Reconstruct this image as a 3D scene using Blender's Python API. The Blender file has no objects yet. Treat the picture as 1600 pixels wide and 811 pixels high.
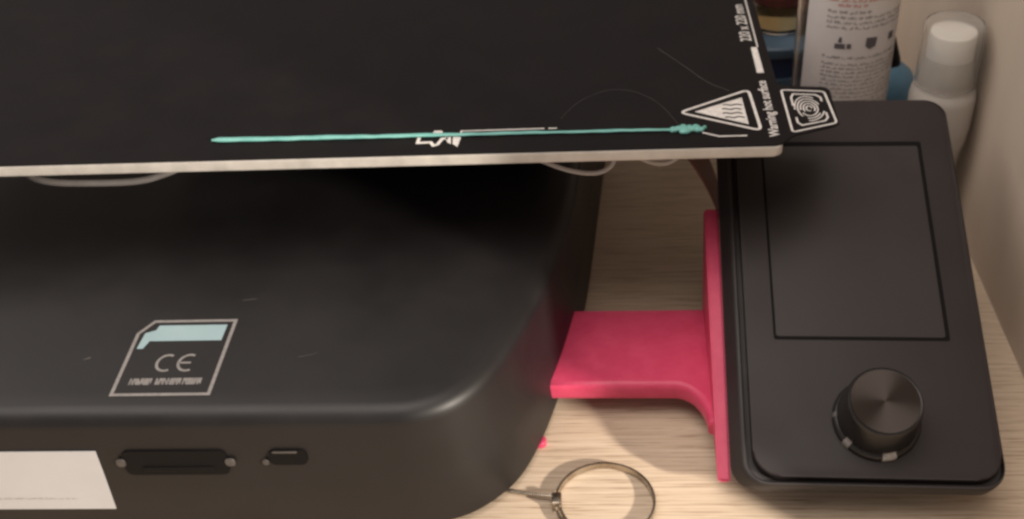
import bpy, bmesh, math, random
from mathutils import Vector, Matrix
random.seed(7)
PI = math.pi
S = 0.001                                   # every length below is in millimetres
sc = bpy.context.scene
C = sc.collection

# ------------------------------------------------------------------ camera
cam_d = bpy.data.cameras.new('camera'); cam = bpy.data.objects.new('camera', cam_d); C.objects.link(cam)
F_PX = 1819.52
cam_d.sensor_width = 36.0; cam_d.lens = 36.0 * F_PX / 1600.0
cam_d.clip_start = 0.005; cam_d.clip_end = 20.0
YC = Vector(((905-800)/F_PX, (405.5+985)/F_PX, -1)).normalized()       # world depth axis, in camera space
ZC = -Vector(((980-800)/F_PX, -(2800-405.5)/F_PX, -1)).normalized()    # world up axis, in camera space
ZC = (ZC - YC * ZC.dot(YC)).normalized()
XC = YC.cross(ZC)
R3 = Matrix((XC, YC, ZC))                    # camera space -> world
CAM = Vector((53.757, -456.774, 312.544))
cam.matrix_world = Matrix.Translation(CAM * S) @ R3.to_4x4()
cam_d.dof.use_dof = True; cam_d.dof.focus_distance = 0.39; cam_d.dof.aperture_fstop = 15.0
sc.camera = cam

# ------------------------------------------------------------------ light
w = bpy.data.worlds.new('World'); sc.world = w; w.use_nodes = True
bg = w.node_tree.nodes['Background']
bg.inputs['Color'].default_value = (1.0, 0.92, 0.87, 1); bg.inputs['Strength'].default_value = 0.29

def lamp(name, kind, loc, aim, power, color, **kw):
    d = bpy.data.lights.new(name, kind); d.energy = power; d.color = color
    for k, v in kw.items(): setattr(d, k, v)
    o = bpy.data.objects.new(name, d); C.objects.link(o)
    o.location = Vector(loc) * S
    o.rotation_euler = (Vector(aim) - Vector(loc)).to_track_quat('-Z', 'Y').to_euler()
    return o
AIM = Vector((100, -184, 0)); EL = math.radians(22)
LAMP = AIM + Vector((.79*math.cos(EL), -.613*math.cos(EL), math.sin(EL))) * 1250       # a room lamp beyond the end of the wall panel
lamp('room_lamp', 'POINT', LAMP, AIM, 115.0, (1.0, 0.90, 0.77), shadow_soft_size=0.028)
lamp('ceiling_bounce', 'AREA', (-60, -420, 1500), (60, -60, 0), 12.5, (1.0, 0.90, 0.82), shape='DISK', size=1.1)
lamp('room_bounce', 'AREA', (-850, 60, 1250), (80, -60, 0), 10.0, (1.0, 0.90, 0.82), shape='DISK', size=1.2)

sc.view_settings.view_transform = 'Standard'; sc.view_settings.look = 'None'
sc.view_settings.exposure = 0.0; sc.view_settings.gamma = 1.0; sc.view_settings.use_curve_mapping = False
sc.render.engine = 'CYCLES'
sc.cycles.pixel_filter_type = 'BLACKMAN_HARRIS'; sc.cycles.filter_width = 2.8
sc.cycles.use_denoising = True
sc.cycles.max_bounces = 8

# ------------------------------------------------------------------ materials
def mat(name, col, rough=0.5, metal=0.0, spec=0.5, trans=0.0, ior=1.45, coat=0.0, sss=0.0):
    m = bpy.data.materials.new(name); m.use_nodes = True
    b = m.node_tree.nodes['Principled BSDF']
    b.inputs['Base Color'].default_value = (*col, 1); b.inputs['Roughness'].default_value = rough
    b.inputs['Metallic'].default_value = metal; b.inputs['Specular IOR Level'].default_value = spec
    b.inputs['Transmission Weight'].default_value = trans; b.inputs['IOR'].default_value = ior
    b.inputs['Coat Weight'].default_value = coat
    if sss:
        b.inputs['Subsurface Weight'].default_value = sss
        b.inputs['Subsurface Radius'].default_value = (0.004, 0.002, 0.002)
    return m
class N:
    """small node helper"""
    def __init__(s, m): s.t = m.node_tree; s.b = s.t.nodes['Principled BSDF']
    def n(s, kind, **kw):
        x = s.t.nodes.new(kind)
        for k, v in kw.items():
            if k.startswith('i_'): x.inputs[int(k[2:]) if k[2:].isdigit() else k[2:].replace('_', ' ')].default_value = v
            else: setattr(x, k, v)
        return x
    def l(s, a, b): s.t.links.new(a, b)
    def coords(s, scale):
        tc = s.n('ShaderNodeTexCoord'); mp = s.n('ShaderNodeMapping'); mp.inputs['Scale'].default_value = scale
        s.l(tc.outputs['Object'], mp.inputs['Vector']); return mp.outputs['Vector']
    def noise(s, scale, sc_=(1, 1, 1), detail=4, rough=0.6):
        x = s.n('ShaderNodeTexNoise'); x.inputs['Scale'].default_value = scale; x.inputs['Detail'].default_value = detail
        x.inputs['Roughness'].default_value = rough
        s.l(s.coords(sc_), x.inputs['Vector']); return x.outputs['Fac']
    def ramp(s, f, stops):
        r = s.n('ShaderNodeValToRGB'); e = r.color_ramp.elements
        while len(e) < len(stops): e.new(0.5)
        for k, (p, c) in enumerate(stops): e[k].position = p; e[k].color = (*c, 1) if len(c) == 3 else c
        s.l(f, r.inputs['Fac']); return r.outputs['Color']
    def mix(s, f, a, b, mode='MIX'):
        x = s.n('ShaderNodeMix', data_type='RGBA', blend_type=mode)
        if isinstance(f, float): x.inputs[0].default_value = f
        else: s.l(f, x.inputs[0])
        for k, v in ((6, a), (7, b)):
            if isinstance(v, tuple): x.inputs[k].default_value = (*v, 1)
            else: s.l(v, x.inputs[k])
        return x.outputs[2]
    def bump(s, h, strength, dist):
        x = s.n('ShaderNodeBump'); x.inputs['Strength'].default_value = strength; x.inputs['Distance'].default_value = dist
        s.l(h, x.inputs['Height']); s.l(x.outputs['Normal'], s.b.inputs['Normal'])

def worn(m, c0, c1, scale, r0, r1, bump=0.0, bscale=4000, bdist=0.00004):
    """colour and gloss wander a little over the surface, with a fine moulded grain"""
    k = N(m); f = k.noise(scale)
    k.l(k.ramp(f, [(0.3, c0), (0.72, c1)]), k.b.inputs['Base Color'])
    k.l(k.ramp(f, [(0.3, (r0,)*3), (0.7, (r1,)*3)]), k.b.inputs['Roughness'])
    if bump: k.bump(k.noise(bscale, detail=2), bump, bdist)
    return m

M = {}
# pale oak laminate with the grain along x
m = M['oak'] = mat('pale_oak', (0.5, 0.4, 0.3), 0.55, spec=0.35); k = N(m)
streak = k.noise(1.0, (14, 900, 1), detail=6, rough=0.62)
broad = k.noise(1.0, (5, 90, 1), detail=3)
pores = k.noise(1.0, (38, 1500, 1), detail=3)
base = k.ramp(streak, [(0.30, (0.36, 0.265, 0.185)), (0.47, (0.55, 0.435, 0.325)), (0.68, (0.64, 0.525, 0.410))])
base = k.mix(k.ramp(broad, [(0.35, (0.0,)*3), (0.7, (0.5,)*3)]), base, (0.47, 0.365, 0.265))
base = k.mix(k.ramp(pores, [(0.54, (0.0,)*3), (0.66, (0.85,)*3)]), base, (0.26, 0.175, 0.115))
k.l(base, k.b.inputs['Base Color']); k.bump(streak, 0.25, 0.0002)
# painted wall
m = M['wall'] = mat('beige_wall', (0.42, 0.34, 0.27), 0.6, spec=0.3); k = N(m)
k.l(k.mix(k.ramp(k.noise(1.0, (6, 16, 1.5), detail=3), [(0.3, (0.0,)*3), (0.7, (1.0,)*3)]), (0.46, 0.38, 0.31), (0.58, 0.49, 0.405)), k.b.inputs['Base Color'])
k.bump(k.noise(900), 0.15, 0.0003)
M['housing'] = worn(mat('black_gloss_plastic', (0.02,)*3, 0.3, spec=0.56), (0.0050, 0.0042, 0.0048), (0.0090, 0.0076, 0.0080), 25, 0.46, 0.54, 0.12, 5000)
M['slot'] = mat('slot_black', (0.006, 0.0054, 0.0056), 0.6, spec=0.15)
M['gap'] = mat('gap_black', (0.004, 0.0036, 0.004), 0.6, spec=0.12)
M['steel'] = worn(mat('steel', (0.6,)*3, 0.3, 1.0), (0.52, 0.50, 0.47), (0.66, 0.63, 0.59), 300, 0.22, 0.4)
M['bed'] = worn(mat('bed_aluminium', (0.8,)*3, 0.5, 0.25), (0.54, 0.51, 0.47), (0.70, 0.66, 0.61), 120, 0.4, 0.6, 0.2, 3000)
M['sheet'] = worn(mat('black_build_sheet', (0.03,)*3, 0.5, spec=0.14), (0.0062, 0.0050, 0.0056), (0.0100, 0.0082, 0.0084), 40, 0.5, 0.62, 0.35, 2600, 0.00008)
M['print'] = worn(mat('white_print', (0.7,)*3, 0.6), (0.52, 0.49, 0.47), (0.72, 0.69, 0.66), 700, 0.5, 0.7)
M['grey_print'] = worn(mat('grey_print', (0.3,)*3, 0.6), (0.17, 0.158, 0.153), (0.25, 0.232, 0.224), 700, 0.5, 0.7)
M['faint'] = mat('faint_print', (0.36, 0.35, 0.35), 0.6)
M['aqua_print'] = worn(mat('aqua_print', (0.3, 0.45, 0.48), 0.6), (0.24, 0.34, 0.365), (0.28, 0.38, 0.405), 60, 0.5, 0.7)
M['teal'] = worn(mat('teal_plastic', (0.1, 0.45, 0.4), 0.38), (0.125, 0.36, 0.325), (0.19, 0.45, 0.41), 180, 0.3, 0.45)
M['paper'] = worn(mat('white_paper', (0.8,)*3, 0.65), (0.47, 0.465, 0.475), (0.52, 0.515, 0.525), 30, 0.6, 0.7)
m = M['pink'] = mat('pink_printed_plastic', (0.75, 0.07, 0.14), 0.42, sss=0.15); k = N(m)
k.l(k.ramp(k.noise(160), [(0.3, (0.58, 0.048, 0.122)), (0.7, (0.65, 0.070, 0.152))]), k.b.inputs['Base Color'])
k.bump(k.noise(1.0, (60, 60, 4200), detail=1), 0.35, 0.00015)
M['case'] = worn(mat('charcoal_case', (0.05,)*3, 0.5, spec=0.35), (0.020, 0.0152, 0.0152), (0.027, 0.0208, 0.0204), 30, 0.48, 0.60, 0.25, 3600)
M['back_case'] = worn(mat('black_case', (0.03,)*3, 0.5), (0.020, 0.016, 0.016), (0.027, 0.022, 0.022), 30, 0.45, 0.6, 0.25, 3600)
M['screen'] = worn(mat('screen_off', (0.03,)*3, 0.3, spec=0.36), (0.024, 0.019, 0.0185), (0.031, 0.0255, 0.0245), 20, 0.34, 0.42)
M['knob'] = worn(mat('knob_black', (0.015,)*3, 0.3), (0.012, 0.011, 0.011), (0.018, 0.016, 0.016), 80, 0.25, 0.4)
m = M['brushed'] = mat('brushed_dark_metal', (0.052, 0.044, 0.041), 0.24, 1.0); k = N(m)
k.b.inputs['Anisotropic'].default_value = 0.92
tg = k.n('ShaderNodeTangent', direction_type='RADIAL', axis='Z'); k.l(tg.outputs[0], k.b.inputs['Tangent'])
M['ring'] = worn(mat('ring_metal', (0.5, 0.42, 0.32), 0.3, 1.0), (0.38, 0.33, 0.27), (0.52, 0.46, 0.38), 200, 0.22, 0.34)
M['clear'] = mat('clear_plastic', (0.93, 0.92, 0.90), 0.12, trans=1.0, ior=1.2)
M['cap_clear'] = mat('frosted_cap', (0.93, 0.92, 0.90), 0.25, trans=0.92, ior=1.12)
M['white'] = worn(mat('white_plastic', (0.75,)*3, 0.4, sss=0.1), (0.70, 0.67, 0.63), (0.78, 0.75, 0.71), 60, 0.35, 0.45)
M['milky'] = worn(mat('milky_plastic', (0.6,)*3, 0.45, sss=0.2), (0.43, 0.395, 0.36), (0.50, 0.46, 0.42), 40, 0.4, 0.5)
M['label'] = worn(mat('paper_label', (0.6,)*3, 0.6), (0.60, 0.56, 0.55), (0.67, 0.63, 0.61), 50, 0.5, 0.65)
M['ink'] = mat('dark_ink', (0.10, 0.09, 0.10), 0.6)
M['red_ink'] = mat('red_ink', (0.50, 0.13, 0.10), 0.6)
M['pale_ink'] = mat('pale_ink', (0.17, 0.16, 0.16), 0.6)
M['blue'] = worn(mat('blue_plastic', (0.05, 0.16, 0.28), 0.4), (0.065, 0.11, 0.16), (0.09, 0.14, 0.195), 60, 0.35, 0.5)
M['bright_blue'] = worn(mat('bright_blue_plastic', (0.08, 0.16, 0.24), 0.4), (0.065, 0.145, 0.215), (0.09, 0.185, 0.265), 60, 0.35, 0.5)
M['shaded_blue'] = mat('shaded_blue_plastic', (0.012, 0.025, 0.07), 0.4)
M['glass'] = mat('jar_glass', (0.97, 0.96, 0.93), 0.03, trans=1.0, ior=1.3)
M['yellow'] = mat('yellow_liquid', (0.66, 0.53, 0.30), 0.05, trans=0.85, ior=1.33)
M['lid_red'] = mat('dark_red_lid', (0.10, 0.03, 0.025), 0.4)
M['ribbon'] = worn(mat('brown_ribbon', (0.16, 0.06, 0.03), 0.5), (0.15, 0.055, 0.028), (0.20, 0.075, 0.04), 80, 0.4, 0.6)
M['wire'] = worn(mat('grey_wire', (0.35,)*3, 0.4), (0.16, 0.145, 0.14), (0.22, 0.20, 0.19), 90, 0.35, 0.5)
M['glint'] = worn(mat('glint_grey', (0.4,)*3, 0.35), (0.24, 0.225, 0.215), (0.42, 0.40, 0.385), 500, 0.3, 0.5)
M['dull'] = worn(mat('dull_metal', (0.1,)*3, 0.45), (0.05, 0.045, 0.043), (0.095, 0.084, 0.08), 400, 0.4, 0.6)
M['strand'] = mat('clear_strand', (0.62, 0.58, 0.54), 0.15, trans=0.3, ior=1.3)

# ------------------------------------------------------------------ builders
ORIGIN = {}
def link(name, bm, m, parent=None, origin=(0, 0, 0), smooth=40, solid=True):
    """one mesh object from a bmesh in world millimetres"""
    org = ORIGIN[parent.name] if parent else Vector(origin)
    bm.transform(Matrix.Scale(S, 4) @ Matrix.Translation(-org))
    if solid: bmesh.ops.recalc_face_normals(bm, faces=bm.faces)
    for f in bm.faces: f.smooth = True
    for e in bm.edges:
        if len(e.link_faces) == 2 and e.calc_face_angle(0) > math.radians(smooth): e.smooth = False
    me = bpy.data.meshes.new(name); bm.to_mesh(me); bm.free()
    for x in (m if isinstance(m, (list, tuple)) else [m]): me.materials.append(x)
    o = bpy.data.objects.new(name, me); C.objects.link(o)
    if parent: o.parent = parent
    else: o.location = org * S
    ORIGIN[o.name] = org
    return o
def tag(o, label, cat, group=None):
    o['label'] = label; o['category'] = cat
    if group: o['group'] = group
    return o
def thing(name, loc, label, cat):
    o = bpy.data.objects.new(name, None); C.objects.link(o); o.empty_display_size = 0.01
    o.location = Vector(loc) * S; ORIGIN[o.name] = Vector(loc)
    return tag(o, label, cat)
def structure(o): o['kind'] = 'structure'; return o

def prism(pts, z0, z1, bevel=0.0, seg=3, which='both'):
    """an outline in x,y pulled from z0 to z1; its rims rounded"""
    bm = bmesh.new()
    lo = [bm.verts.new((p[0], p[1], z0)) for p in pts]; hi = [bm.verts.new((p[0], p[1], z1)) for p in pts]
    n = len(pts)
    bm.faces.new(lo[::-1]); bm.faces.new(hi)
    for i in range(n): bm.faces.new((lo[i], lo[(i+1) % n], hi[(i+1) % n], hi[i]))
    if bevel:
        ring = set()
        if which in ('both', 'top'): ring |= {e for e in bm.edges if all(v in hi for v in e.verts)}
        if which in ('both', 'low'): ring |= {e for e in bm.edges if all(v in lo for v in e.verts)}
        bmesh.ops.bevel(bm, geom=list(ring), offset=bevel, segments=seg, affect='EDGES', profile=0.5)
    return bm
def box(x0, x1, y0, y1, z0, z1, bevel=0.0, seg=2):
    bm = bmesh.new()
    bmesh.ops.create_cube(bm, size=1, matrix=Matrix.Translation(((x0+x1)/2, (y0+y1)/2, (z0+z1)/2)) @ Matrix.Diagonal((x1-x0, y1-y0, z1-z0, 1)))
    if bevel: bmesh.ops.bevel(bm, geom=list(bm.edges), offset=bevel, segments=seg, affect='EDGES', profile=0.5)
    return bm
def rrect(x0, x1, y0, y1, r, seg=8):
    """rounded rectangle; r is one radius or four (from bottom left, anticlockwise)"""
    rr = r if isinstance(r, (list, tuple)) else [r]*4
    out = []
    for (cx, cy, a), q in zip(((x0, y0, PI), (x1, y0, 1.5*PI), (x1, y1, 0), (x0, y1, 0.5*PI)), rr):
        sx = 1 if cx == x0 else -1; sy = 1 if cy == y0 else -1
        if q <= 0: out.append((cx, cy)); continue
        for i in range(seg+1):
            t = a + i/seg*PI/2; out.append((cx + sx*q + q*math.cos(t), cy + sy*q + q*math.sin(t)))
    return out
def lathe(c, prof, seg=48, closed=False):
    """prof: (radius, z) pairs turned about the vertical through c"""
    bm = bmesh.new(); rings = []
    for r, z in prof:
        if r < 1e-6: rings.append([bm.verts.new((c[0], c[1], z))])
        else: rings.append([bm.verts.new((c[0]+r*math.cos(2*PI*i/seg), c[1]+r*math.sin(2*PI*i/seg), z)) for i in range(seg)])
    pairs = list(zip(rings, rings[1:]))
    if closed: pairs.append((rings[-1], rings[0]))
    for a, b in pairs:
        for i in range(seg):
            j = (i+1) % seg
            if len(a) == 1 and len(b) == 1: continue
            if len(a) == 1: bm.faces.new((a[0], b[i], b[j]))
            elif len(b) == 1: bm.faces.new((a[i], a[j], b[0]))
            else: bm.faces.new((a[i], a[j], b[j], b[i]))
    return bm
def smoothed(pts, k=3):
    for _ in range(k):
        q = [pts[0]]
        for a, b in zip(pts, pts[1:]):
            a, b = Vector(a), Vector(b); q += [a.lerp(b, .25), a.lerp(b, .75)]
        pts = q + [pts[-1]]
    return [Vector(p) for p in pts]
def tube(pts, r, seg=10, flat=1.0, rfun=None, bm=None):
    """round (or, with flat < 1, flattened) cord through points"""
    bm = bm or bmesh.new(); pts = [Vector(p) for p in pts]; rings = []
    for i, p in enumerate(pts):
        t = (pts[min(i+1, len(pts)-1)] - pts[max(i-1, 0)]).normalized()
        side = t.cross(Vector((0, 0, 1)))
        side = side.normalized() if side.length > 1e-4 else Vector((1, 0, 0))
        upv = side.cross(t).normalized()
        q = rfun(i/(len(pts)-1)) if rfun else 1.0
        rings.append([bm.verts.new(p + (side*math.cos(2*PI*k/seg) + upv*flat*math.sin(2*PI*k/seg))*r*q) for k in range(seg)])
    for a, b in zip(rings, rings[1:]):
        for k in range(seg): bm.faces.new((a[k], a[(k+1) % seg], b[(k+1) % seg], b[k]))
    bm.faces.new(rings[0][::-1]); bm.faces.new(rings[-1])
    return bm
def stroke(bm, pts, wd, z=0.0, closed=False):
    """a printed line: flat ribbon of width wd along 2-D points"""
    p = [Vector((a[0], a[1])) for a in pts]; n = len(p); L, Rr = [], []
    for i in range(n):
        a = p[(i-1) % n] if closed or i else p[0]; b = p[(i+1) % n] if closed or i < n-1 else p[-1]
        d0 = (p[i]-a).normalized() if (p[i]-a).length > 1e-9 else (b-p[i]).normalized()
        d1 = (b-p[i]).normalized() if (b-p[i]).length > 1e-9 else d0
        n0 = Vector((-d0.y, d0.x)); n1 = Vector((-d1.y, d1.x)); mm = (n0+n1)
        mm = mm.normalized() if mm.length > 1e-6 else n0
        q = wd/2/max(0.45, mm.dot(n0))
        L.append(bm.verts.new((*(p[i]+mm*q), z))); Rr.append(bm.verts.new((*(p[i]-mm*q), z)))
    for i in range(n if closed else n-1):
        j = (i+1) % n; bm.faces.new((L[i], Rr[i], Rr[j], L[j]))
def poly(bm, pts, z=0.0): bm.faces.new([bm.verts.new((a[0], a[1], z)) for a in pts])
def rounded(pts, r, seg=5):
    """closed polygon with its corners rounded"""
    out = []; n = len(pts)
    for i in range(n):
        p, a, b = Vector(pts[i]), Vector(pts[i-1]), Vector(pts[(i+1) % n])
        s = p + (a-p).normalized()*r; e = p + (b-p).normalized()*r
        for q in range(seg+1):
            t = q/seg; out.append(tuple((1-t)**2*s + 2*t*(1-t)*p + t*t*e))
    return out
def text_bm(s, size, squeeze=1.0, bold=0.09):
    cu = bpy.data.curves.new('lettering', 'FONT'); cu.body = s; cu.size = size; cu.resolution_u = 4; cu.offset = bold
    o = bpy.data.objects.new('lettering', cu); C.objects.link(o)
    me = bpy.data.meshes.new_from_object(o.evaluated_get(bpy.context.evaluated_depsgraph_get()))
    bm = bmesh.new(); bm.from_mesh(me)
    bpy.data.objects.remove(o); bpy.data.curves.remove(cu); bpy.data.meshes.remove(me)
    xs = [v.co.x for v in bm.verts]; bm.transform(Matrix.Diagonal((squeeze, 1, 1, 1)) @ Matrix.Translation((-min(xs), 0, 0)))
    return bm
def merge(dst, src):
    me = bpy.data.meshes.new('tmp'); src.to_mesh(me); src.free(); dst.from_mesh(me); bpy.data.meshes.remove(me)
def bead_line(bm, x0, x1, y, h, rnd, fill=0.86):
    """print too small to read: a row of short uneven strokes grouped into words"""
    x = x0
    while x < x1 - h*.5:
        nl = rnd.randint(2, 8)
        for _ in range(nl):
            g = h*rnd.uniform(.42, .62)
            if x + g > x1: return
            t = rnd.random()
            poly(bm, [(x, y), (x+g*fill, y), (x+g*fill, y+h*.28), (x, y+h*.28)] if t < .3 else
                     [(x, y), (x+g*.36, y), (x+g*.36, y+h*(.72 if t < .8 else 1.0)), (x, y+h*(.72 if t < .8 else 1.0))])
            if t > .45: poly(bm, [(x+g*.42, y+h*.42), (x+g*fill, y+h*.42), (x+g*fill, y+h*.72), (x+g*.42, y+h*.72)])
            x += g
        x += h*.5

# ------------------------------------------------------------------ setting
structure(link('table', box(-900, 900, -420, 620, -28, 0, 1.0), M['oak']))
structure(link('wall', box(213.6, 240, -270, 620, -60, 900), M['wall']))
# ------------------------------------------------------------------ printer
prt = thing('desktop_printer', (-60, -60, 0), 'black desktop printer with a rounded base and a raised square bed', 'printer')
def spline(P, n=6):
    out = []
    for i in range(len(P)-1):
        p0, p1, p2, p3 = (Vector(P[max(0, min(len(P)-1, i+k))]) for k in (-1, 0, 1, 2))
        for q in range(n):
            t = q/n; out.append(0.5*((2*p1) + (p2-p0)*t + (2*p0-5*p1+4*p2-p3)*t*t + (3*p1-p0-3*p2+p3)*t**3))
    return out + [Vector(P[-1])]
top_edge = [(50, 40), (48.5, -30), (46.5, -71), (41.5, -105), (35.5, -132), (28, -156), (20, -175), (13.5, -185.5), (5, -193), (-6, -197.2), (-18, -198), (-30, -198)]
low_edge = [(60, 40), (55.5, -10), (49.5, -76), (44.5, -107), (40, -130), (33.5, -156), (27, -174), (19.5, -185), (9, -193.5), (-5, -198.2), (-18, -199), (-30, -199)]
T, B = spline(top_edge), spline(low_edge)
bm = bmesh.new(); rows = []
cen = Vector((-80, -60))
RB, HB = 6.0, 55.4
prof = [(0.0, 1.0), (0.0, 0.0)]
def row(f_xy, z): rows.append([bm.verts.new((*p, z)) for p in f_xy])
def inset(P, d):
    out = []
    for i, p in enumerate(P):
        t = (P[min(i+1, len(P)-1)] - P[max(i-1, 0)]).normalized(); nrm = Vector((t.y, -t.x))
        if nrm.dot(p-cen) < 0: nrm = -nrm
        out.append(p - nrm*d)
    return out
row(inset(B, 1.5), 1.5); row(B, 3.5)
row([b.lerp(t, .45) for b, t in zip(B, T)], 24)
for a in range(0, 7):
    t = a/6*PI/2; row(inset(T, RB*(1-math.cos(t)) ), HB - RB + RB*math.sin(t))
row(inset(T, RB + 6), HB + .25)
# close the body far to the left and back, beyond the frame
for r_ in rows:
    z = r_[0].co.z; r_.append(bm.verts.new((-330, r_[-1].co.y, z))); r_.append(bm.verts.new((-330, r_[0].co.y, z)))
for a, b in zip(rows, rows[1:]):
    n = len(a)
    for i in range(n): bm.faces.new((a[i], a[(i+1) % n], b[(i+1) % n], b[i]))
bm.faces.new(rows[-1]); bm.faces.new(rows[0][::-1])
body = link('base_housing', bm, M['housing'], prt, smooth=50)
# card slot and usb port on the front face
FY = -198.45
bm = prism(rrect(-103, -68, 29.5, 40.5, 2.5), 0, 0.5)
def to_front(bm, y=FY):   # x,y,z of a flat shape -> x, depth, z on the front face
    bm.transform(Matrix(((1, 0, 0, 0), (0, 0, -1, y), (0, 1, 0, 0), (0, 0, 0, 1)))); return bm
slot = link('card_slot', to_front(bm), M['slot'], prt)
for a, b in ((-105.2, -102.2), (-68.6, -65.4)): link('slot_clip', to_front(prism(rrect(a, b, 34.0, 37.2, .9), .5, 1.0, .2)), M['dull'], slot)
link('slot_tray', to_front(prism(rrect(-97, -73, 31.2, 33.4, .6), .5, .9, .2)), M['slot'], slot)
port = link('usb_port', to_front(prism(rrect(-54, -41.2, 33.8, 40.6, 2.6), 0, .5)), M['slot'], prt)
bm = bmesh.new(); merge(bm, prism(rrect(-52.4, -44.2, 39.5, 40.2, .3), .5, .7, .1)); merge(bm, prism(rrect(-56.2, -54.2, 34.2, 36.6, .8), .5, .9, .2))
link('port_lip', to_front(bm), M['dull'], port)
# white sticker on the front face
stk = link('sticker', to_front(prism([(-190, 9.2), (-111.6, 9.2), (-111.2, 40.6), (-190, 40.6)], 0.0, .35)), M['paper'], prt)
bm = bmesh.new(); bead_line(bm, -160, -123, 17.6, 1.0, random.Random(2)); bm.transform(Matrix.Translation((0, 0, .45)))
link('sticker_print', to_front(bm), M['faint'], stk, solid=False)
# card outline printed on the top of the base
ZT = HB + .35
bm = bmesh.new()
card = [(-105.2, -188.0), (-72.7, -188.0), (-72.4, -151.2), (-101.2, -151.2), (-105.4, -157.6)]
stroke(bm, card, 1.25, ZT, True)
def arc(cx, cy, rx, ry, a0, a1, n=14): return [(cx+rx*math.cos(math.radians(a0+(a1-a0)*i/n)), cy+ry*math.sin(math.radians(a0+(a1-a0)*i/n))) for i in range(n+1)]
stroke(bm, arc(-91.0, -172.8, 3.3, 3.9, 62, 298), .95, ZT)
stroke(bm, arc(-83.6, -172.8, 3.3, 3.9, 62, 298), .95, ZT)
stroke(bm, [(-86.6, -172.8), (-82.6, -172.8)], .85, ZT)
link('card_mark', bm, M['grey_print'], prt, solid=False)
bm = bmesh.new()
rnd = random.Random(3)
for x0, x1 in ((-101.0, -93.2), (-92.2, -84.0), (-83.0, -77.2)):
    x = x0
    while x < x1 - .4:
        g = rnd.uniform(1.0, 1.5); h = 3.1
        poly(bm, [(x, -183.4), (x+.5, -183.4), (x+.5, -183.4+h), (x, -183.4+h)], ZT)
        poly(bm, [(x+.55, -183.4 + rnd.choice((0, 1.1, 2.2))), (x+g-.1, -183.4), (x+g-.1, -183.4+rnd.choice((1.4, 3.1))), (x+.55, -183.4+3.1)], ZT)
        x += g
link('card_lettering', bm, M['grey_print'], prt, solid=False)
bm = bmesh.new()
poly(bm, [(-103.6, -165.5), (-101.4, -165.5), (-100.2, -161.6), (-75.0, -161.6), (-74.8, -153.4), (-99.0, -153.4), (-99.6, -155.9), (-103.0, -157.4)], ZT)
link('card_contacts', bm, M['aqua_print'], prt, solid=False)
for pts, wd in (([(-120.5, -170.6), (-118.2, -169.6)], .6), ([(-46.5, -170.8), (-42.0, -169.6), (-40.4, -168.4)], .28), ([(-72.5, -140.2), (-67.6, -139.4)], .35)):
    bm = bmesh.new(); stroke(bm, pts, wd, ZT); link('scuff_mark', bm, M['dull'], prt, solid=False)
# bed plate
bedp = link('bed_plate', prism(rrect(-236, 117.5, -117.5, 117.5, 3.0), 96.1, 99.85, .5), M['bed'], prt)
link('bed_carriage', box(-120, 36, -60, 80, 62, 86, 2), M['back_case'], prt)
for sx in (-1, 1):
    for sy in (-1, 1):
        link('bed_post', lathe((sx*62, sy*62+4), [(0, 85), (5, 85), (5, 95.4), (0, 95.4)], 20), M['back_case'], prt)
link('bed_wire', tube(smoothed([(-168, -70, 88), (-160, -100, 87), (-148, -109, 87.4), (-126, -110, 87.3), (-111, -110, 87.6), (-101, -110, 90.6), (-93, -109, 93.6), (-82, -104, 94.0), (-60, -90, 94.0)]), 1.3), M['wire'], prt)
strand_r = .85
link('bed_strand', tube(smoothed([(20, -100, 94), (36, -110, 91.4), (46, -111, 87.6), (55, -111, 86.6), (60, -110.5, 89.4), (60.5, -109, 93), (56, -100, 95)]), strand_r), M['strand'], prt)
link('bed_strand', tube(smoothed([(60, -104, 94.6), (69, -110, 92.4), (76, -111, 89.6), (82, -110.5, 91.2), (86, -106, 94.6)]), strand_r), M['strand'], prt)

# ------------------------------------------------------------------ build sheet
ZS = 100.35
sheet = thing('build_sheet', (0, 0, 99.9), 'black textured build sheet with white markings lying on the raised bed', 'build sheet')
outline = [(-238, 119), (-238, -115.2), (-236, -117.1), (114.8, -117.1), (117.2, -116.2), (121.0, -111.6), (122.6, -110.8), (136.2, -106.0), (138.2, -104.2), (138.9, -80.5), (137.4, -78.2), (122.6, -76.2), (120.8, -74.8), (120.6, -40), (120.4, 119)]
link('sheet', prism(outline[::-1], 99.9, ZS, .1, 1), M['sheet'], sheet)
Z1 = ZS + .06
bm = bmesh.new()
tri_o = rounded([(84.0, -93.6), (110.0, -78.6), (111.2, -107.4)], 3.0)
stroke(bm, tri_o, 1.05, Z1, True)
poly(bm, [(89.4, -93.4), (107.0, -84.2), (107.4, -102.9)], Z1)
link('warning_triangle', bm, M['print'], sheet, solid=False)
bm = bmesh.new()     # heat waves and base line inside the triangle
for k_ in range(4):
    y = -98.0 + k_*2.9
    stroke(bm, [(99.0 + .5*abs(k_-1.5) + .62*i, y + .35*math.sin(i*1.0)) for i in range(12)], .75, Z1 + .05)
link('heat_waves', bm, M['sheet'], sheet, solid=False)
def up_text(s, size, squeeze, x, y, bold=.09):          # reads towards the back, characters' tops to the left
    bm = text_bm(s, size, squeeze, bold); bm.transform(Matrix.Translation((x, y, Z1)) @ Matrix.Rotation(PI/2, 4, 'Z')); return bm
link('size_lettering', up_text('220 x 220 mm', 6.0, 0.94, 115.6, -40.2, .05), M['print'], sheet, solid=False)
link('warning_lettering', up_text('Warning hot surface', 4.9, 0.96, 116.9, -111.6), M['print'], sheet, solid=False)
bm = bmesh.new(); poly(bm, [(114.6, -66.2), (117.2, -66.2), (117.0, -45.6), (114.7, -45.6)], Z1)
stroke(bm, [(117.3, -45.6), (117.4, 110)], .55, Z1)
link('edge_mark', bm, M['print'], sheet, solid=False)
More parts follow.
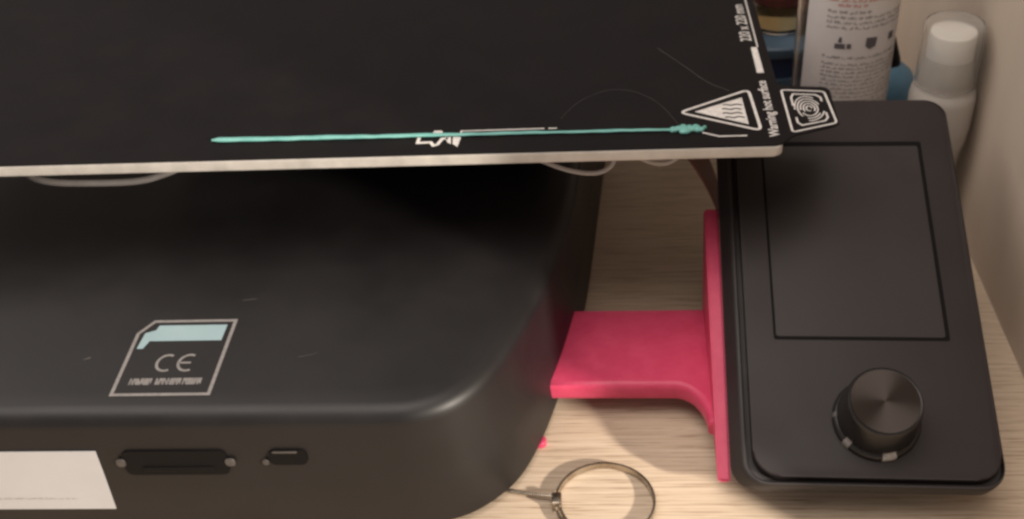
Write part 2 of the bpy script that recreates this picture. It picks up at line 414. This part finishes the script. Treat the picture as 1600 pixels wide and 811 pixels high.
bm = bmesh.new()     # fingerprint in a viewfinder, on the lifting tab
stroke(bm, rounded([(121.6, -79.4), (136.6, -81.6), (137.4, -103.6), (121.6, -109.0)], 1.6), .75, Z1, True)
fr = [(124.4, -82.6), (134.6, -84.0), (135.0, -101.6), (124.2, -105.0)]
def at(u, v):        # bilinear inside the frame
    a, b, c, d = (Vector(p) for p in (fr[3], fr[2], fr[1], fr[0])); return tuple(a.lerp(b, u).lerp(d.lerp(c, u), v))
for pts in ([(0, .62), (0, .88), (.1, 1), (.86, 1), (1, .9), (1, .74)], [(0, .26), (0, .1), (.12, 0), (.88, 0), (1, .1), (1, .3)]):
    stroke(bm, [at(*p) for p in pts], .7, Z1)
for i, (q, a0, a1) in enumerate(((.10, 0, 300), (.20, -40, 215), (.30, -150, 190), (.40, 20, 225), (.50, 60, 190))):
    stroke(bm, [at(.5 + q*.95*math.cos(math.radians(t)), .5 + q*.84*math.sin(math.radians(t))) for t in range(a0, a1+1, 12)], .52, Z1)
for q, a0, a1 in ((.42, 250, 330), (.52, 255, 340)):
    stroke(bm, [at(.5 + q*.95*math.cos(math.radians(t)), .5 + q*.8*math.sin(math.radians(t))) for t in range(a0, a1+1, 12)], .52, Z1)
link('fingerprint_mark', bm, M['print'], sheet, solid=False)
bm = bmesh.new()     # emblem at the middle of the front edge
def lg(px, py): return (-8.5 + (px-380)/930*15.0, -106.3 - (py-380)/200*6.2)
stroke(bm, [lg(*p) for p in ((420, 330), (405, 480), (690, 475), (760, 545), (850, 525), (930, 400), (1060, 400))], 1.25, Z1)
poly(bm, [lg(*p) for p in ((980, 360), (1110, 360), (1140, 520), (1060, 490))], Z1)
poly(bm, [lg(*p) for p in ((1160, 360), (1345, 360), (1290, 590), (1175, 520))], Z1)
poly(bm, [lg(*p) for p in ((690, 300), (720, 225), (890, 225), (940, 300))], Z1)
stroke(bm, [(6.6, -106.2), (6.8, -102.2), (36.2, -102.0)], .7, Z1); stroke(bm, [(37.6, -102.0), (40.6, -102.0)], .7, Z1)
link('emblem', bm, M['print'], sheet, solid=False)

bm = bmesh.new(); stroke(bm, [(91, -107.6), (96.5, -110.4), (106, -110.4)], .7, Z1)
link('corner_line', bm, M['print'], sheet, solid=False)

# teal strand squeezed onto the sheet, and two hair-fine wisps
fil = [(-83 + 166*i/60, -104.6 - 1.4*i/60 + .10*math.sin(i*.5) + .05*math.sin(i*2.3), ZS + .62 + .05*math.sin(i*1.7)) for i in range(61)]
def fil_r(t):
    if t < .012: return .45 + 45*t
    return 1.0 - .42*max(0, min(1, (t-.15)/.6)) + .05*math.sin(t*31) + .04*math.sin(t*83)
teal = thing('filament_strand', (0, -105, ZS), 'teal strand of plastic stuck along the front of the black sheet', 'filament strand')
link('strand', tube(fil, 1.25, 12, .55, fil_r), M['teal'], teal)
bm = bmesh.new(); rnd = random.Random(11)
for i in range(13):
    x = 81 + 10.5*i/12 + rnd.uniform(-.4, .4); y = -106.1 + rnd.uniform(-1.2, 1.2)
    r_ = (1.3 + 1.0*math.sin(PI*min(1, (i+1)/12)))*rnd.uniform(.7, 1.05)
    bmesh.ops.create_icosphere(bm, subdivisions=2, radius=1, matrix=Matrix.Translation((x, y, ZS+.5)) @ Matrix.Rotation(rnd.uniform(0, 3), 4, 'Z') @ Matrix.Diagonal((r_*1.1, r_*.75, .85, 1)))
link('blob', bm, M['teal'], teal)
link('wisp', tube(smoothed([(84, -105, ZS+.6), (76, -90, ZS+4), (62, -82, ZS+5), (48, -88, ZS+3), (42, -96, ZS+.3)]), .022, 6), M['wire'], teal)
link('wisp', tube(smoothed([(79, -44, ZS+.2), (88, -60, ZS+.7), (96, -74, ZS+.5), (103, -79, ZS+.2)]), .035, 6), M['wire'], teal)

# ------------------------------------------------------------------ display with its knob
TILT = math.atan2(60, 142)
DO = Vector((103, -194, 20)); DV = Vector((.03, math.cos(TILT), math.sin(TILT))).normalized()
DU = Vector((1, -.012, 0)); DU = (DU - DV*DU.dot(DV)).normalized(); DW = DU.cross(DV)
DM = Matrix(((DU.x, DV.x, DW.x, DO.x), (DU.y, DV.y, DW.y, DO.y), (DU.z, DV.z, DW.z, DO.z), (0, 0, 0, 1)))
def dloc(bm): bm.transform(DM); return bm
dsp = thing('control_display', (145, -125, 0), 'charcoal control display with a large dark screen and one round knob', 'display')
rad = [9, 9, 8, 8]
bm = bmesh.new()
ZL = (-7.6, -8.2, -7.2, -3.0, -1.6, -.9, -.8, -1.3, -4.2)
rows = [rrect(a, b, c, d, [9 - k_*.2]*4) for k_, (a, b, c, d) in enumerate((
    (-4.6, 79.6, .4, 154.0), (-5.4, 80.8, -.8, 154.8), (-6.0, 81.4, -1.3, 155.2), (-3.6, 81.6, -1.6, 155.4), (-2.9, 81.6, -1.5, 155.4),
    (-2.2, 81.5, -1.1, 155.3), (-1.6, 81.4, -.6, 155.1), (-1.1, 81.3, -.2, 154.9), (-1.0, 81.2, 0, 154.8)))]
vr = [[bm.verts.new((*p, z)) for p in q] for q, z in zip(rows, ZL)]
for a, b in zip(vr, vr[1:]):
    n = len(a)
    for i in range(n): bm.faces.new((a[i], a[(i+1) % n], b[(i+1) % n], b[i]))
bm.faces.new(vr[0][::-1]); bm.faces.new(vr[-1])
link('back_shell', dloc(bm), M['back_case'], dsp)
# flat front panel; shade of the screen's recess is painted as a black sheet
sx0, sx1, sy0, sy1 = 10.2, 70.0, 51.0, 135.0
bm = prism(rrect(.8, 80.9, 1.3, 154.6, rad), -4.4, 0, .8, 3, 'top')
bm.faces.ensure_lookup_table()
link('front_panel', dloc(bm), M['case'], dsp)
scr = link('screen_gap_shade', dloc(prism(rrect(sx0, sx1, sy0, sy1, 1.0), -.2, .06)), M['gap'], dsp)
link('screen', dloc(prism(rrect(sx0+.9, sx1-1.5, sy0+1.3, sy1-2.2, .8), .02, .22, .08, 1)), M['screen'], dsp)
# knob: dished skirt, tapering barrel, brushed cap
KC = (41.8, 21.4)
link('knob', dloc(lathe(KC, [(14.4, .05), (14.4, 1.6), (14.0, 2.4), (13.2, 2.9), (12.9, 4.0), (12.2, 15.4), (11.9, 16.4), (11.4, 16.8), (11.1, 16.6), (0, 16.6)], 72)), M['knob'], dsp)
bm = lathe((0, 0), [(0, 16.72), (5.5, 16.75), (11.0, 16.8)], 64)
o = link('knob_cap', bm, M['brushed'])
o.parent = dsp
o.matrix_local = Matrix.Translation(-ORIGIN[dsp.name]*S) @ Matrix.Translation((DM @ Vector((KC[0], KC[1], 0)))*S) @ DM.to_3x3().to_4x4()
for ang, l, mm in ((176, 1.9, 'dull'), (220, 2.6, 'wire'), (281, 4.6, 'glint')):      # highlights on the knob's foot, painted as lighter patches
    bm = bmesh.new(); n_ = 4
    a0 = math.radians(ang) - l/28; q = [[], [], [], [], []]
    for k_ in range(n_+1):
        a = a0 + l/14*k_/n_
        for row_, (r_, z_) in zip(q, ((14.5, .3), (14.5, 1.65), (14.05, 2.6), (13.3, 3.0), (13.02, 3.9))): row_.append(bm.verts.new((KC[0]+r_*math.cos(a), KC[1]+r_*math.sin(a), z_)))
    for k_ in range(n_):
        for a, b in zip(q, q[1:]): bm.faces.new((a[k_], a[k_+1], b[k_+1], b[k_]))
    link('knob_glint', dloc(bm), M[mm], dsp)
# flat ribbon cable leaving the display's far left edge
bm = bmesh.new()
a = smoothed([(104, -84, 34), (103.5, -66, 40), (98, -60, 52), (90, -56, 64), (80, -50, 74)], 3)
rows = []
for p in a: rows.append([bm.verts.new(p + Vector(q)) for q in ((0, -9, -1), (0, 9, 6), (.3, 9, 6.7), (.3, -9, -.3))])
for p, q in zip(rows, rows[1:]):
    for i in range(4): bm.faces.new((p[i], p[(i+1) % 4], q[(i+1) % 4], q[i]))
link('ribbon_cable', bm, M['ribbon'], dsp)

# ------------------------------------------------------------------ pink bracket
brk = thing('display_bracket', (80, -120, 0), 'pink printed plastic bracket reaching from the black base to the display', 'bracket')
# rail under the display's left edge
prof = [(-192, 1.5), (-150, 6.0), (-104, 8.0)]
bm = bmesh.new()
def rail(u, v, wv): return DM @ Vector((u, v, wv))
ring = []
for v, wlow in ((3.2, -13.2), (20, -18), (40, None), (52, None), (96, None), (102, -22), (112, -16)):
    uL = -10.0 - 1.1*v/105; uR = -5.7
    tl, tr = rail(uL, v, -11.2), rail(uR, v, -11.2)
    zl = 8.0
    if wlow is None: bl, br = Vector((tl.x, tl.y, zl)), Vector((tr.x, tr.y, zl))
    else: bl, br = rail(uL, v, wlow), rail(uR, v, wlow)
    ring.append([bm.verts.new(q) for q in (bl, tl, tr, br)])
for p, q in zip(ring, ring[1:]):
    for i in range(4): bm.faces.new((p[i], p[(i+1) % 4], q[(i+1) % 4], q[i]))
bm.faces.new(ring[0]); bm.faces.new(ring[-1][::-1])
bmesh.ops.recalc_face_normals(bm, faces=bm.faces)
bmesh.ops.bevel(bm, geom=[e for e in bm.edges if e.calc_face_angle(0) > 1.0], offset=.7, segments=2, affect='EDGES')
link('rail', bm, M['pink'], brk)
# flat arm from the base to the rail, its front edge flaring into the rail
arm = [(29, -143.6), (60, -144.0)] + [(81.0 + 11*math.sin(t*PI/40), -144.4 - 18*(1-math.cos(t*PI/40))) for t in range(0, 21)] + [(94.5, -163.6), (97.6, -163.8), (97.6, -100.5), (34, -100.0)]
def offset(P, d):
    n = len(P); out = []
    for i_ in range(n):
        a, p, b = Vector(P[i_-1]), Vector(P[i_]), Vector(P[(i_+1) % n])
        e0, e1 = (p-a).normalized(), (b-p).normalized()
        n0, n1 = Vector((-e0.y, e0.x)), Vector((-e1.y, e1.x)); m_ = (n0+n1).normalized()
        out.append(p + m_*d/max(.5, m_.dot(n0)))
    return out
bm = bmesh.new(); rows = []
ZA, ZB, RA = 7.6, 16.0, 2.6
lev = [(RA*(1-math.sin(t*PI/12)), ZA + RA*(1-math.cos(t*PI/12))) for t in range(0, 7)] + [(RA*(1-math.cos(t*PI/12)), ZB - RA + RA*math.sin(t*PI/12)) for t in range(0, 7)]
for d_, z in lev: rows.append([bm.verts.new((*p, z)) for p in offset(arm, d_)])
for a, b in zip(rows, rows[1:]):
    n = len(a)
    for i in range(n): bm.faces.new((a[i], a[(i+1) % n], b[(i+1) % n], b[i]))
bm.faces.new(rows[0][::-1]); bm.faces.new(rows[-1])
link('arm', bm, M['pink'], brk, smooth=60)
link('foot', prism(rrect(22, 34.0, -160.4, -156, 1.6), 0, 2.4, .6), M['pink'], brk)

# ------------------------------------------------------------------ split ring with a crimp and a wire tail
rg = thing('metal_ring', (54.5, -187, 0), 'thin coiled metal ring with a crimp lying on the oak table', 'ring')
bm = bmesh.new(); rows = []
for i in range(150):
    a = math.radians(160 - 700*i/149); t = i/149; rr = 16.2 + .9*math.sin(t*2.9 + .4)
    z = 0.15 + 1.3*t; cx_, cy_ = 54.5 + .9*t, -187.0 - .5*t
    d = Vector((math.cos(a), math.sin(a), 0)); p = Vector((cx_, cy_, z)) + d*rr
    rows.append([bm.verts.new(p + q) for q in (d*-.4, d*.4, d*.4 + Vector((0, 0, 2.0)), d*-.4 + Vector((0, 0, 2.0)))])
for p, q in zip(rows, rows[1:]):
    for i in range(4): bm.faces.new((p[i], p[(i+1) % 4], q[(i+1) % 4], q[i]))
bm.faces.new(rows[0]); bm.faces.new(rows[-1][::-1])
link('coil', bm, M['ring'], rg)
link('crimp', box(36.6, 40.0, -190.2, -185.2, .1, 4.6, .4), M['ring'], rg)
link('wire_tail', tube(smoothed([(37.4, -185.6, 2.6), (33, -184.6, 2.2), (27, -183.2, 1.6), (20, -181.5, 1.2)]), .6), M['ring'], rg)

# ------------------------------------------------------------------ bottles against the wall
spr = thing('spray_bottle', (199.2, -20, 0), 'small white spray bottle under a clear cap beside the wall', 'bottle')
SC = (199.2, -20)
link('body', lathe(SC, [(0, 0), (9.5, 0), (10.6, 1.5), (10.8, 33), (11.6, 38), (12.8, 43), (13.3, 50), (13.4, 62), (12.9, 65.5), (11.6, 67.6), (11.2, 69.5), (0, 69.5)]), M['milky'], spr)
link('collar', lathe(SC, [(0, 69.5), (11.0, 69.5), (11.0, 71), (10.4, 73), (10.0, 79), (9.2, 81), (0, 81)]), M['milky'], spr)
noz = link('nozzle', lathe(SC, [(0, 81), (9.5, 81), (9.4, 90.6), (8.9, 91.5), (8.0, 91.7), (3.4, 90.9), (0, 90.9)]), M['white'], spr)
link('clear_cap', lathe(SC, [(12.3, 68.5), (12.1, 93.6), (11.4, 95.2), (9.5, 95.8), (0, 95.8), (0, 95.1), (9.3, 95.1), (10.9, 94.4), (11.4, 93.2), (11.6, 68.5)], 48, True), M['cap_clear'], spr)

lbb = thing('labelled_bottle', (161, 2, 0), 'tall clear bottle with a white printed label standing behind the display', 'bottle')
LC = (161, 2)
bm = lathe(LC, [(0, 0), (19, 0), (20.6, 2), (20.6, 118), (18, 128), (9, 136), (9, 146), (8, 146), (8, 136), (17, 127), (19.6, 117.5), (19.6, 3), (18.5, 1.2), (0, 1.2)])
link('bottle_wall', bm, M['clear'], lbb)
link('bottle_cap', lathe(LC, [(0, 142), (11, 142), (11, 160), (10, 161), (0, 161)]), M['white'], lbb)
# label wraps the side that faces the room
LR = 20.75
A0, A1 = math.radians(-152), math.radians(8)
bm = bmesh.new(); n = 40; g = []
for i in range(n+1):
    a = A0 + (A1-A0)*i/n; d = Vector((math.cos(a), math.sin(a), 0)); g.append([bm.verts.new(Vector((*LC, z)) + d*r_) for r_, z in ((LR, 20), (LR, 116), (LR-.15, 116), (LR-.15, 20))])
for p, q in zip(g, g[1:]):
    for i in range(4): bm.faces.new((p[i], p[(i+1) % 4], q[(i+1) % 4], q[i]))
bm.faces.new(g[0]); bm.faces.new(g[-1][::-1])
lab = link('label', bm, M['label'], lbb)
def wrap(bm, off=.06):
    for v in bm.verts:
        a = A0 + v.co.x/LR; z = v.co.y; v.co = Vector((LC[0]+(LR+off)*math.cos(a), LC[1]+(LR+off)*math.sin(a), z))
    return bm
rnd = random.Random(5)
bm = bmesh.new()
for z, xa, xb in ((107.5, 8, 36), (104.8, 9, 40), (102.6, 14, 26)): bead_line(bm, xa, xb, z, 1.6, rnd)
link('red_lettering', wrap(bm, .1), M['red_ink'], lab, solid=False)
bm = bmesh.new()
for z in (99.6, 97.2, 95.0, 92.8): bead_line(bm, 10, 28 if z == 99.6 else 47, z, 1.5, rnd)
bead_line(bm, 9.5, 46, 79.4, 1.4, rnd)
for i in range(16): bead_line(bm, 9.5 + (i % 5 == 4)*.5, 46 - (i % 5 == 4)*9, 76.4 - i*1.9, 1.2, rnd)
link('fine_print', wrap(bm), M['pale_ink'], lab, solid=False)
bm = bmesh.new()     # bottle-and-hand, shield and framed symbols
for q in ([(14.2, 84.2), (18.4, 84.2), (18.4, 86.4), (14.2, 86.4)], [(19.0, 84.4), (20.8, 84.4), (20.8, 86.6), (19.0, 86.6)], [(15.4, 87.0), (17.0, 87.0), (16.8, 89.4), (15.8, 89.4)],
          [(26.6, 85.2), (28.6, 83.6), (31.2, 84.6), (31.6, 88.6), (26.8, 89.0)], [(38.0, 85.4), (41.0, 85.4), (41.0, 88.6), (38.0, 88.6)]): poly(bm, q)
link('symbols', wrap(bm, .26), M['ink'], lab, solid=False)

glu = thing('blue_bottle', (187, 33, 0), 'rounded blue bottle between the tall bottle and the wall, with an added black cone for shade', 'bottle')
link('blue_body', lathe((187, 33), [(0, 0), (16.5, 0), (17.5, 1.5), (17.5, 34), (16.6, 40), (14, 45), (10, 48.6), (5, 50.2), (0, 50.4)]), M['bright_blue'], glu)
link('shade_cone', lathe((189, 34), [(0, 49), (6.4, 49), (6.0, 52), (2.2, 64), (1.4, 66), (0, 66.4)]), M['slot'], glu)  # added black cone, stands in for the shaded gap behind the bottle
tub = thing('blue_tub', (141, 70, 0), 'round blue tub with a ridged lid, partly hidden by the sheet', 'tub')
link('tub_body', lathe((141, 70), [(0, 0), (23, 0), (24.5, 2), (25.5, 36), (0, 36)]), M['blue'], tub)
link('tub_groove', lathe((141, 70), [(24.6, 36), (24.6, 47.5), (0, 47.5), (0, 36)]), M['shaded_blue'], tub)  # shade under the lid, put in as a darker blue band
link('tub_lid', lathe((141, 70), [(0, 47.5), (26.2, 47.5), (26.6, 48.2), (26.6, 52.2), (25.8, 53), (0, 53)]), M['blue'], tub)
jar = thing('glass_jar', (144, 70, 53), 'small glass jar of pale yellow liquid standing on the blue tub', 'jar')
link('jar_glass', lathe((144, 70), [(0, 53.1), (12.5, 53.1), (14, 54.5), (14, 80), (13, 83), (12.2, 83), (13, 79.5), (13, 55.6), (12, 54.6), (0, 54.6)]), M['glass'], jar)
link('liquid', lathe((144, 70), [(0, 54.8), (11.9, 54.8), (12.8, 55.8), (12.8, 63), (0, 63)]), M['yellow'], jar)
link('jar_lid', lathe((144, 70), [(0, 68), (14.6, 68), (14.8, 69), (14.8, 86), (14, 87), (0, 87)]), M['lid_red'], jar)
